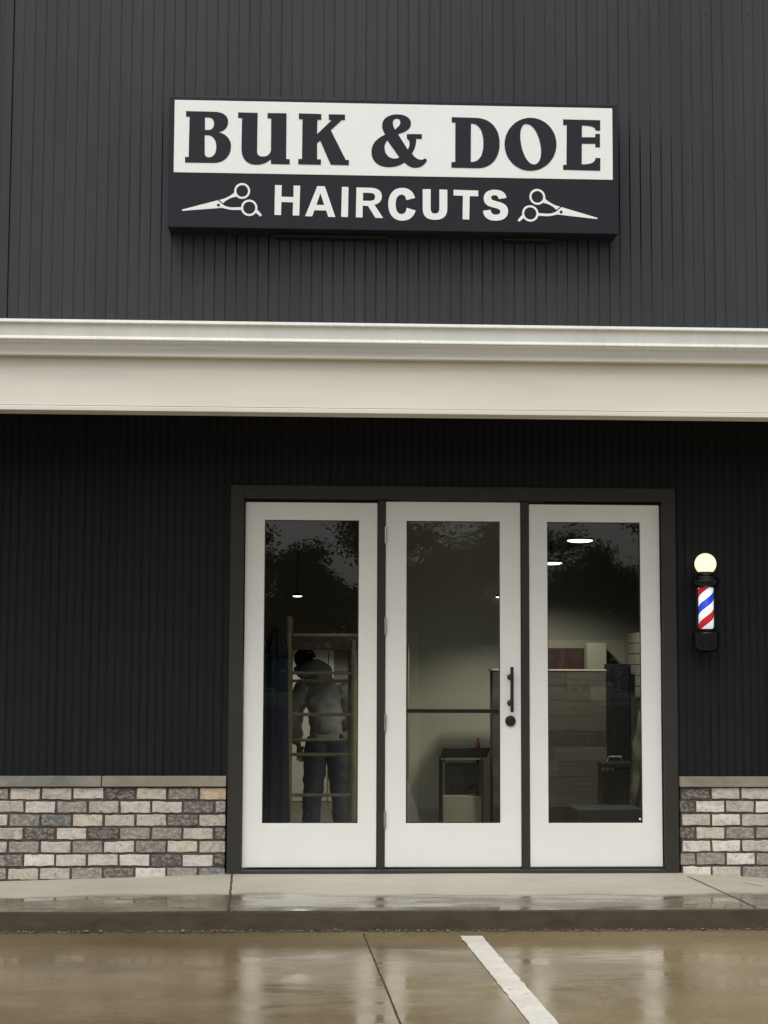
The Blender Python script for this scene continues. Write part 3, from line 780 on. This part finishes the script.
for py in (681, 740):
    z = aty(320, py, sy1).z; bm = bmesh.new(); tube(bm, (xa0+.02, sy1, z), (xa1-.02, sy1, z), .013, n=10); obj('rung', bm, M_SCAF, sc_)
for x in (xa0, xa1):
    bm = bmesh.new(); z = aty(320, 720, sy0).z; tube(bm, (x, sy0+.02, z-.3), (x, sy1-.02, z+.3), .011, n=8); obj('brace', bm, M_SCAF, sc_)
bm = bmesh.new(); zt, zb_ = aty(320, 634, sy0).z, aty(320, 649.5, sy0).z
box(bm, xa0+.026, xa1+.10, sy0-.02, sy1+.02, zb_, zt-.018); obj('platform', bm, M_PLANK, sc_, .004)
bm = bmesh.new(); box(bm, xa0+.026, xa1+.10, sy0-.028, sy1+.03, zt-.0175, zt+.004); obj('platform_deck', bm, simple('deck_edge', (.42, .38, .28), .6, .15, 6), sc_, .003)

# draped navy cloth
def cloth(name, c, prof, mat, parent, ph, n=64):
    bm = bmesh.new()
    lathe(bm, c, prof, n, fn=lambda a, h: 1+.14*math.sin(7*a+ph+h*1.3)+.07*math.sin(13*a+2*ph-h))
    for v in bm.verts: v.co.y = c[1]+(v.co.y-c[1])*.7
    return obj(name, bm, mat, parent, smooth=True)
ny = .95; nc = aty(275, 720, ny); kk = (ny-CAM.y)/F
dc = empty('draped_cover', (nc.x, ny, FLOOR), 'tall navy cover with a pointed black hood standing left of the scaffold', 'cover')
def nz(py): return aty(275, py, ny).z
cloth('navy_cover', (nc.x, ny, 0), [(11*kk, nz(648)), (11.5*kk, nz(680)), (11.8*kk, nz(740)), (12.5*kk, nz(800)), (13.5*kk, FLOOR+.005)][::-1], simple('navy_canvas', (.018, .026, .060), .7, .35, 7, (6, 6, .6)), dc, .4)
cloth('pointed_hood', (nc.x, ny, 0), [(12.3*kk, nz(657)), (11.6*kk, nz(650)), (8.6*kk, nz(641)), (5.2*kk, nz(633)), (2.2*kk, nz(628)), (.3*kk, nz(626.5))], simple('black_canvas', (.008, .009, .012), .6, .3, 9), dc, 1.1)

# person
def skin(name, verts, edges, rad, mat, parent, sub=2, root=0, fold=0):
    bm = bmesh.new(); lay = bm.verts.layers.skin.verify(); vs = [bm.verts.new(v) for v in verts]
    for a, b in edges: bm.edges.new((vs[a], vs[b]))
    for i, v in enumerate(vs):
        r = rad[i]; v[lay].radius = (r, r) if not isinstance(r, tuple) else r; v[lay].use_root = (i == root)
    me = bpy.data.meshes.new(name); 
    off = world_loc(parent) if parent else Vector((0, 0, 0))
    bmesh.ops.translate(bm, verts=bm.verts, vec=-off)
    bm.to_mesh(me); bm.free()
    o = bpy.data.objects.new(name, me); COL.objects.link(o)
    sk = o.modifiers.new('skin', 'SKIN'); sk.use_smooth_shade = True
    ss = o.modifiers.new('sub', 'SUBSURF'); ss.levels = sub; ss.render_levels = sub
    dg = bpy.context.evaluated_depsgraph_get(); dg.update()
    m2 = bpy.data.meshes.new_from_object(o.evaluated_get(dg)); o.modifiers.clear(); o.data = m2; m2.name = name
    m2.materials.clear(); m2.materials.append(mat)
    for p in m2.polygons: p.use_smooth = True
    if fold:                                        # cloth folds
        m2.calc_loop_triangles()
        for v in m2.vertices:
            q = v.co
            v.co = q + v.normal*fold*(noise.noise(Vector((q.x*9+q.z*7, q.y*6, q.z*13)))+.6*noise.noise(Vector((q.x*22, q.y*14, q.z*26-q.x*12))))
    if parent: o.parent = parent
    return o
py_ = 2.55
def P(px, py, dy=0): return aty(px, py, py_) + Vector((0, dy, 0))
M_SKINT = simple('skin', (.36, .20, .14), .55, .08, 12)
M_HOOD = simple('grey_hoodie_fabric', (.41, .415, .41), .9, .3, 7, bump=.9)
M_JEAN = simple('dark_denim', (.058, .075, .105), .85, .35, 9, bump=.6)
M_CAP = simple('black_beanie', (.004, .004, .005), .9, .2, 15, spec=.1)
per_c = P(325, 800)
pel, che, nek, hed, htop = P(326, 742), P(325, 700, .13), P(314, 680, .24), P(306, 665, .31), P(304, 655, .33)
shl, shr = P(303, 690, .14), P(344, 688, .14)
ell, wrl = P(292.5, 720, .12), P(298, 745, .26)
elr, wrr = P(355, 716, .16), P(348, 728, .40)
hpl, hpr = P(316, 748), P(337, 748)
knl, knr = P(313, 795, .04), P(341, 795, .03)
anl, anr = P(311, 840, 0), P(343, 840, 0)
anl.z = anr.z = FLOOR+.08
tol, tor = anl+Vector((-.01, .17, -.05)), anr+Vector((.02, .17, -.05))
V = [pel, che, nek, hed, htop, shl, ell, wrl, shr, elr, wrr, hpl, knl, anl, tol, hpr, knr, anr, tor]
E = [(0, 1), (1, 2), (2, 3), (3, 4), (1, 5), (5, 6), (6, 7), (1, 8), (8, 9), (9, 10), (0, 11), (11, 12), (12, 13), (13, 14), (0, 15), (15, 16), (16, 17), (17, 18)]
RD = [.065, .085, .045, .078, .066, .035, .030, .025, .035, .030, .025, .070, .05, .038, .035, .070, .05, .038, .035]
# hands: palm and five fingers each, joined to the wrists
def hand(wr, d, side):
    d = d.normalized(); s = Vector((0, 0, 1)).cross(d).normalized()*side; u = d.cross(s)
    palm = wr + d*.07; V.append(palm); RD.append((.034, .018)); pi_ = len(V)-1; E.append((V.index(wr), pi_))
    for k, (o, ln) in enumerate(((-.026, .068), (-.009, .078), (.009, .074), (.026, .058))):
        a = palm+d*.035+s*o; b = a+d*ln*.5-u*.008; c = b+d*ln*.35-u*.03
        i = len(V); V.extend([a, b, c]); RD.extend([.010, .009, .0075]); E.extend([(pi_, i), (i, i+1), (i+1, i+2)])
    a = wr+d*.035-s*.03; b = a+d*.03-s*.02; c = b+d*.03-s*.004
    i = len(V); V.extend([a, b, c]); RD.extend([.013, .010, .009]); E.extend([(pi_, i), (i, i+1), (i+1, i+2)])
hand(wrl, wrl-ell, 1); hand(wrr, wrr-elr, -1)
person = skin('person', V, E, RD, M_SKINT, None, 2)
tag(person, 'person in a grey hoodie and dark jeans bending over with their back turned', 'person')
sk_off = 1.18
skin('hoodie', [P(326, 743, -.01), P(326, 728, .03), P(325, 708, .08), P(323, 693, .14), P(317, 680, .20), P(309, 673, .25)], [(0, 1), (1, 2), (2, 3), (3, 4), (4, 5)], [.142, .146, .150, .158, .13, .085], M_HOOD, person, 3, fold=.021)
skin('hem_band', [P(312.5, 736, -.03), P(318, 737.5, -.085), P(326, 738, -.105), P(334, 737.5, -.085), P(339.5, 736, -.03)], [(0, 1), (1, 2), (2, 3), (3, 4)], [.032, .034, .035, .034, .032], simple('hoodie_rib_knit', (.30, .305, .30), .9, .2, 9), person, 3, 2, fold=.003)
skin('sleeve', [P(309, 686, .15), shl+Vector((-.01, 0, 0)), ell, wrl], [(0, 1), (1, 2), (2, 3)], [.098, .094, .076, .060], M_HOOD, person, 3, fold=.017)
skin('sleeve', [P(337, 685, .15), shr+Vector((.01, 0, 0)), elr, wrr], [(0, 1), (1, 2), (2, 3)], [.098, .094, .076, .060], M_HOOD, person, 3, fold=.017)
skin('hood', [P(298, 673, .20), P(305, 667, .15), P(317, 667, .12), P(331, 675, .18)], [(0, 1), (1, 2), (2, 3)], [.055, .078, .082, .055], M_HOOD, person, 3, 1, fold=.014)
skin('trouser_seat', [P(317, 744), P(326.5, 741, -.01), P(336, 744)], [(0, 1), (1, 2)], [.085, .09, .085], M_JEAN, person, 3, 1, fold=.007)
skin('trouser_leg', [P(322.5, 736, -.01), hpl, knl, Vector((anl.x, anl.y, FLOOR+.06)), Vector((anl.x, anl.y, FLOOR+.02))], [(0, 1), (1, 2), (2, 3), (3, 4)], [.120, .112, .088, .078, .076], M_JEAN, person, 3, fold=.014)
skin('trouser_leg', [P(331, 736, -.01), hpr, knr, Vector((anr.x, anr.y, FLOOR+.06)), Vector((anr.x, anr.y, FLOOR+.02))], [(0, 1), (1, 2), (2, 3), (3, 4)], [.120, .112, .088, .078, .076], M_JEAN, person, 3, fold=.014)
bm = bmesh.new(); hd = hed.lerp(htop, .55)
bmesh.ops.create_uvsphere(bm, u_segments=24, v_segments=16, radius=.092, matrix=Matrix.Translation(hd+Vector((0, 0, .01))))
for v in bm.verts:
    if v.co.z < hd.z-.055: v.co.z = hd.z-.055+(v.co.z-hd.z+.055)*.15
obj('beanie', bm, M_CAP, person, smooth=True)
for s in (-1, 1):                                   # shoes
    a, t = (anl, tol) if s < 0 else (anr, tor)
    skin('shoe', [a+Vector((0, -.03, -.045)), a+Vector((0, .05, -.045)), t+Vector((0, .02, 0))], [(0, 1), (1, 2)], [.045, .048, .036], M_CAP, person, 2)

# work stand, box and bottle seen through the door
wy = 2.45
x0_, x1_ = aty(441, 760, wy).x, aty(484, 760, wy).x; ztp, zbt = aty(460, 747.5, wy).z, aty(460, 757.5, wy).z
ws = empty('work_stand', ((x0_+x1_)/2, wy+.2, FLOOR), 'black topped work stand against the pale wall behind the door glass', 'stand')
bm = bmesh.new(); hexa(bm, [(x0_-.01, zbt), (x1_+.02, zbt+.003), (x1_+.05, ztp), (x0_+.01, ztp)], wy-.04, wy+.36); obj('tray_top', bm, M_BLACK, ws, .006)
for x in (x0_+.02, x1_-.02):
    for y in (wy, wy+.3):
        bm = bmesh.new(); tube(bm, (x, y, FLOOR), (x, y, zbt-.001), .014, n=10); obj('leg', bm, simple('stand_leg_steel', (.10, .10, .09), .4, .1, 9), ws)
bm = bmesh.new(); box(bm, x0_+.035, x1_-.035, wy+.02, wy+.28, aty(460, 794, wy).z, aty(460, 764, wy).z); obj('drawer_unit', bm, simple('drawer_black', (.018, .019, .019), .25, .4, 10), ws, .006)
bm = bmesh.new(); box(bm, x0_, x1_, wy-.012, wy-.006, zbt-.016, zbt-.003); obj('chrome_edge', bm, simple('chrome', (.5, .5, .46), .2, .1, 9, metal=1), ws)
bm = bmesh.new(); box(bm, x0_+.01, aty(480, 800, wy).x, wy-.10, wy-.02, FLOOR, aty(460, 795, wy).z)
tag(obj('carton', bm, simple('pale_carton', (.36, .34, .26), .8, .08, 5), None, .004), 'pale carton on the floor in front of the black topped stand', 'carton')
bp = aty(478, 747, wy+.05)
rb = empty('bottle', (bp.x, wy+.05, ztp+.001), 'small red capped bottle on the black stand top', 'bottle')
bm = bmesh.new(); lathe(bm, (bp.x, wy+.05, ztp+.001), [(.018, 0), (.019, .004), (.019, .035), (.008, .045), (.008, .052)], 16); obj('bottle_body', bm, simple('red_plastic', (.42, .06, .04), .35, .1, 9), rb, smooth=True)
bm = bmesh.new(); lathe(bm, (bp.x, wy+.05, ztp+.053), [(.010, 0), (.010, .018), (.006, .022)], 16); obj('bottle_cap', bm, simple('red_cap', (.5, .03, .02), .35, .1, 9), rb, smooth=True)

# plank clad counter
def plank_mat():
    M = Mat('grey_planks')
    at = M.node('ShaderNodeAttribute', attribute_name='plank_tone')
    g = M.noise((1.5, 1, 22), 3, 6, .6)
    M.to('Base Color', M.mix(1.0, at.outputs['Color'], M.ramp(g, [(.3, .72), (.7, 1.25)]), 'MULTIPLY')); M.set(Roughness=.6); return M.m
cy = 2.15
xk0, xk1 = aty(493, 750, cy).x, aty(610, 750, cy).x; zk = aty(550, 671, cy).z
ct = empty('plank_counter', ((xk0+xk1)/2, cy+.15, FLOOR), 'tall counter clad in grey wood planks behind the door and right sidelite', 'counter')
bm = bmesh.new(); lay = bm.loops.layers.float_color.new('plank_tone')
z = FLOOR
while z < zk-.01:
    zz_ = min(z+.118, zk-.004); x = xk0-random.uniform(0, .5)
    while x < xk1:
        a, b = max(x, xk0), min(x+random.choice((.45, .6, .75)), xk1); x = b if b > x else x+.3
        v = random.uniform(.38, 1.9)
        if b-a > .01:
            for f in box(bm, a+.0008, b-.0008, cy+random.uniform(0, .002), cy+.012, z+.001, zz_):
                for lp in f.loops: lp[lay] = (.060*v, .055*v, .043*v, 1)
    z += .12
obj('plank_cladding', bm, plank_mat(), ct)
bm = bmesh.new(); box(bm, xk0+.001, xk1-.001, cy+.013, cy+.22, FLOOR, zk-.002); obj('counter_body', bm, M_IDARK, ct)
bm = bmesh.new(); box(bm, xk0-.012, xk1+.006, cy-.008, cy+.23, zk, zk+.014); obj('counter_top', bm, simple('counter_edge', (.33, .30, .23), .5, .1, 6), ct, .003)

# red brown board on the far wall
yq = yb-.03
bm = bmesh.new(); box(bm, aty(540, 660, yq).x, aty(586, 660, yq).x, yq-.03, yq, aty(560, 700, yq).z, aty(560, 648, yq).z)
tag(obj('wall_board', bm, simple('maroon_board', (.055, .024, .021), .6, .4, 9), None, .004), 'dark maroon board on the far wall above the plank counter', 'board')
# tall black cabinet
ky = 1.95
kb = empty('tall_cabinet', (aty(621, 790, ky).x, ky+.12, FLOOR), 'tall narrow black cabinet standing right of the plank counter', 'cabinet')
bm = bmesh.new(); box(bm, aty(611, 730, ky).x, aty(631.5, 730, ky).x, ky, ky+.28, FLOOR, aty(621, 664, ky).z); obj('cabinet_body', bm, simple('cabinet_black', (.005, .006, .008), .5, .2, 5, spec=.2), kb, .005)
bm = bmesh.new(); box(bm, aty(613, 730, ky).x, aty(629.5, 730, ky).x, ky-.012, ky-.001, aty(621, 795, ky).z, aty(621, 667, ky).z); obj('cabinet_door', bm, simple('cabinet_door_black', (.006, .008, .011), .5, .2, 5, spec=.2), kb, .003)
# tool case with bright latches
ty = 1.55
tc = empty('tool_case', (aty(618, 800, ty).x, ty+.12, FLOOR), 'black tool case with bright latches in front of the tall black cabinet', 'tool case')
tx0, tx1 = aty(602, 780, ty).x, aty(633, 780, ty).x; tz0, tz1 = FLOOR, aty(618, 765, ty).z
bm = bmesh.new(); box(bm, tx0, tx1, ty, ty+.2, tz0, tz1-.03); obj('case_body', bm, M_BLACK, tc, .012)
bm = bmesh.new(); box(bm, tx0-.004, tx1+.004, ty-.004, ty+.204, tz1-.028, tz1+.02); obj('case_lid', bm, simple('case_lid_black', (.015, .016, .016), .4, .2, 6), tc, .01)
for px in (600.5, 605, 610, 629):
    x = aty(px+2.5, 760, ty).x; bm = bmesh.new(); box(bm, x-.010, x+.010, ty-.012, ty-.005, tz1-.045, tz1-.022); obj('latch', bm, M_STEEL, tc, .002)
bm = bmesh.new(); x = (tx0+tx1)/2; tube(bm, (x-.06, ty+.1, tz1+.018), (x-.05, ty+.1, tz1+.055), .007); tube(bm, (x-.05, ty+.1, tz1+.055), (x+.05, ty+.1, tz1+.055), .009); tube(bm, (x+.05, ty+.1, tz1+.055), (x+.06, ty+.1, tz1+.018), .007); obj('case_handle', bm, M_STEEL, tc)
# crumpled plastic sheet leaning at the right
def plastic():
    M = Mat('clear_plastic_sheet'); tr = M.node('ShaderNodeBsdfTransparent'); tr.inputs[0].default_value = (.62, .62, .56, 1)
    mx = M.node('ShaderNodeMixShader'); M.set(Base_Color=(.30, .29, .24, 1), Roughness=.25)
    M.l.new(M.ramp(M.noise((1, 1, .5), 5), [(.3, .35), (.7, .8)]), mx.inputs[0]); M.l.new(tr.outputs[0], mx.inputs[1]); M.l.new(M.p.outputs[0], mx.inputs[2]); M.l.new(mx.outputs[0], M.out.inputs[0]); return M.m
bm = bmesh.new(); qy = 1.25; rows_ = 40; cols_ = 14
g = []
for j in range(rows_+1):
    t = j/rows_; py = 694+t*124
    xl = 640-9*min(1, t*2.4)-1.5*math.sin(t*9); g.append([])
    for i in range(cols_+1):
        u = i/cols_; p = aty(xl+(660-xl)*u, py, qy)
        p.y += .05*noise.noise(Vector((u*5, t*7, 3)))+.05*math.sin(u*9+t*4)
        g[-1].append(bm.verts.new(p))
for j in range(rows_):
    for i in range(cols_): bm.faces.new((g[j][i], g[j][i+1], g[j+1][i+1], g[j+1][i]))
bmesh.ops.solidify(bm, geom=bm.faces[:], thickness=.003)
tag(obj('plastic_sheet', bm, plastic(), None, 0, True), 'crumpled clear plastic sheet hanging at the right edge of the right sidelite', 'plastic sheet')
bm = bmesh.new(); fy = .55; box(bm, aty(576, 815, fy).x, aty(643, 815, fy).x, fy, fy+.35, FLOOR, aty(610, 809, fy).z)
tag(obj('low_platform', bm, simple('dark_mat', (.010, .011, .011), .5, .2, 6), None, .005), 'low dark box on the floor just inside the right sidelite', 'box')

# ------------------------------------------------------------------ trees across the lot, seen only mirrored in the glass
def leaf_mat(name, c):
    M = Mat(name); oi = M.node('ShaderNodeAttribute', attribute_name='leaf_tone')
    M.to('Base Color', M.mix(1.0, c, oi.outputs['Color'], 'MULTIPLY')); M.set(Roughness=.6); return M.m
M_LEAF = leaf_mat('wet_tree_foliage', (.050, .070, .030)); M_BARK = simple('wet_bark', (.06, .048, .036), .9, .3, 8, (3, 3, .6), bump=.4)
def tree_meshes(seed, h, spread):
    rnd = random.Random(seed)
    tb = bmesh.new(); clumps = []
    tube(tb, (0, 0, -.1), (0, 0, h*.35), h*.022, h*.016, 10); tube(tb, (0, 0, h*.35), (.1, 0, h*.85), h*.016, h*.004, 8)
    for k in range(13):
        a = rnd.uniform(0, 2*PI); z0 = h*rnd.uniform(.25, .75); ln = spread*rnd.uniform(.45, 1.0)*(1.1-.6*z0/h)
        e = Vector((math.cos(a)*ln, math.sin(a)*ln, z0+h*rnd.uniform(.06, .22)))
        tube(tb, (0, 0, z0), e, h*.008, h*.003, 6); clumps.append((e, spread*rnd.uniform(.26, .46)))
        clumps.append((Vector((e.x*.55, e.y*.55, (z0+e.z)/2+.3)), spread*rnd.uniform(.22, .38)))
    clumps.append((Vector((0, 0, h*.92)), spread*.36)); clumps.append((Vector((.3, .2, h*.8)), spread*.45))
    lb = bmesh.new(); lay = lb.loops.layers.float_color.new('leaf_tone')
    for c, r in clumps:
        tone = rnd.uniform(.6, 1.35)
        for i in range(760):
            d = Vector((rnd.gauss(0, 1), rnd.gauss(0, 1), rnd.gauss(0, .8))).normalized()*r*rnd.uniform(.15, 1.0)
            p = c+d; s = rnd.uniform(.06, .13); u = Vector((rnd.gauss(0, 1), rnd.gauss(0, 1), rnd.gauss(0, .6))).normalized(); v = u.orthogonal().normalized()
            f = lb.faces.new([lb.verts.new(p+u*s), lb.verts.new(p+v*s*.6), lb.verts.new(p-u*s), lb.verts.new(p-v*s*.6)])
            t = tone*rnd.uniform(.8, 1.2)
            for lp in f.loops: lp[lay] = (t, t, t, 1)
    return tb, lb
protos = []
def tree(kind, x, y, rz, s, label):
    seed, h, sp = kind
    t = empty('broadleaf_tree', (x, y, -.02), label, 'tree', 'trees across the parking lot'); t.rotation_euler.z = rz; t.scale = (s, s, s)
    if kind not in [p[0] for p in protos]:
        tb, lb = tree_meshes(seed, h, sp)
        a = obj('trunk', tb, M_BARK, None); b = obj('crown', lb, M_LEAF, None); a.parent = t; b.parent = t
        protos.append((kind, a, b))
    else:
        pr = [p for p in protos if p[0] == kind][0]
        for o in pr[1:]:
            c = o.copy(); COL.objects.link(c); c.parent = t
K1, K2, K3 = (3, 11.0, 3.6), (8, 9.0, 3.4), (15, 13.0, 4.2)
# low far-off wood behind the trees
rnd = random.Random(5); bm = bmesh.new(); lay = bm.loops.layers.float_color.new('leaf_tone')
for i in range(26000):
    x = rnd.uniform(-45, 60); hh = 4.6+1.6*noise.noise(Vector((x*.18, 1, 0)))+.8*noise.noise(Vector((x*.6, 4, 0)))
    z = hh*rnd.random()**.8; p = Vector((x, -73+rnd.uniform(-2.0, 2.0)*(1-.5*z/hh), z)); q = rnd.uniform(.16, .34)
    u = Vector((rnd.gauss(0, 1), rnd.gauss(0, .6), rnd.gauss(0, 1))).normalized(); v = u.orthogonal().normalized()
    f = bm.faces.new([bm.verts.new(p+u*q), bm.verts.new(p+v*q*.7), bm.verts.new(p-u*q), bm.verts.new(p-v*q*.7)]); t = rnd.uniform(.5, 1.2)
    for lp in f.loops: lp[lay] = (t, t, t, 1)
tag(obj('distant_wood', bm, M_LEAF), 'low dark far-off wood behind the trees across the lot', 'wood', kind='stuff')
spots = [(K1, -14, -58, .3, 1.0), (K3, -8.2, -63, 1.4, 1.0), (K2, -3.6, -57, .8, 1.0), (K2, .4, -61, 2.0, .74), (K1, 3.2, -56, 2.6, .86), (K2, 6.2, -64, .2, .72),
         (K3, 9.2, -60, 4.0, .9), (K2, 12.4, -58, 3.3, .72), (K1, 16.3, -57, 1.1, 1.0), (K3, 21.5, -61, 2.2, 1.0), (K1, 27, -58, 5.0, 1.0)]
for i, (k, x, y, rz, s) in enumerate(spots):
    tree(k, x, y, rz, s, 'dark broadleaf tree across the lot, mirrored in the door glass')
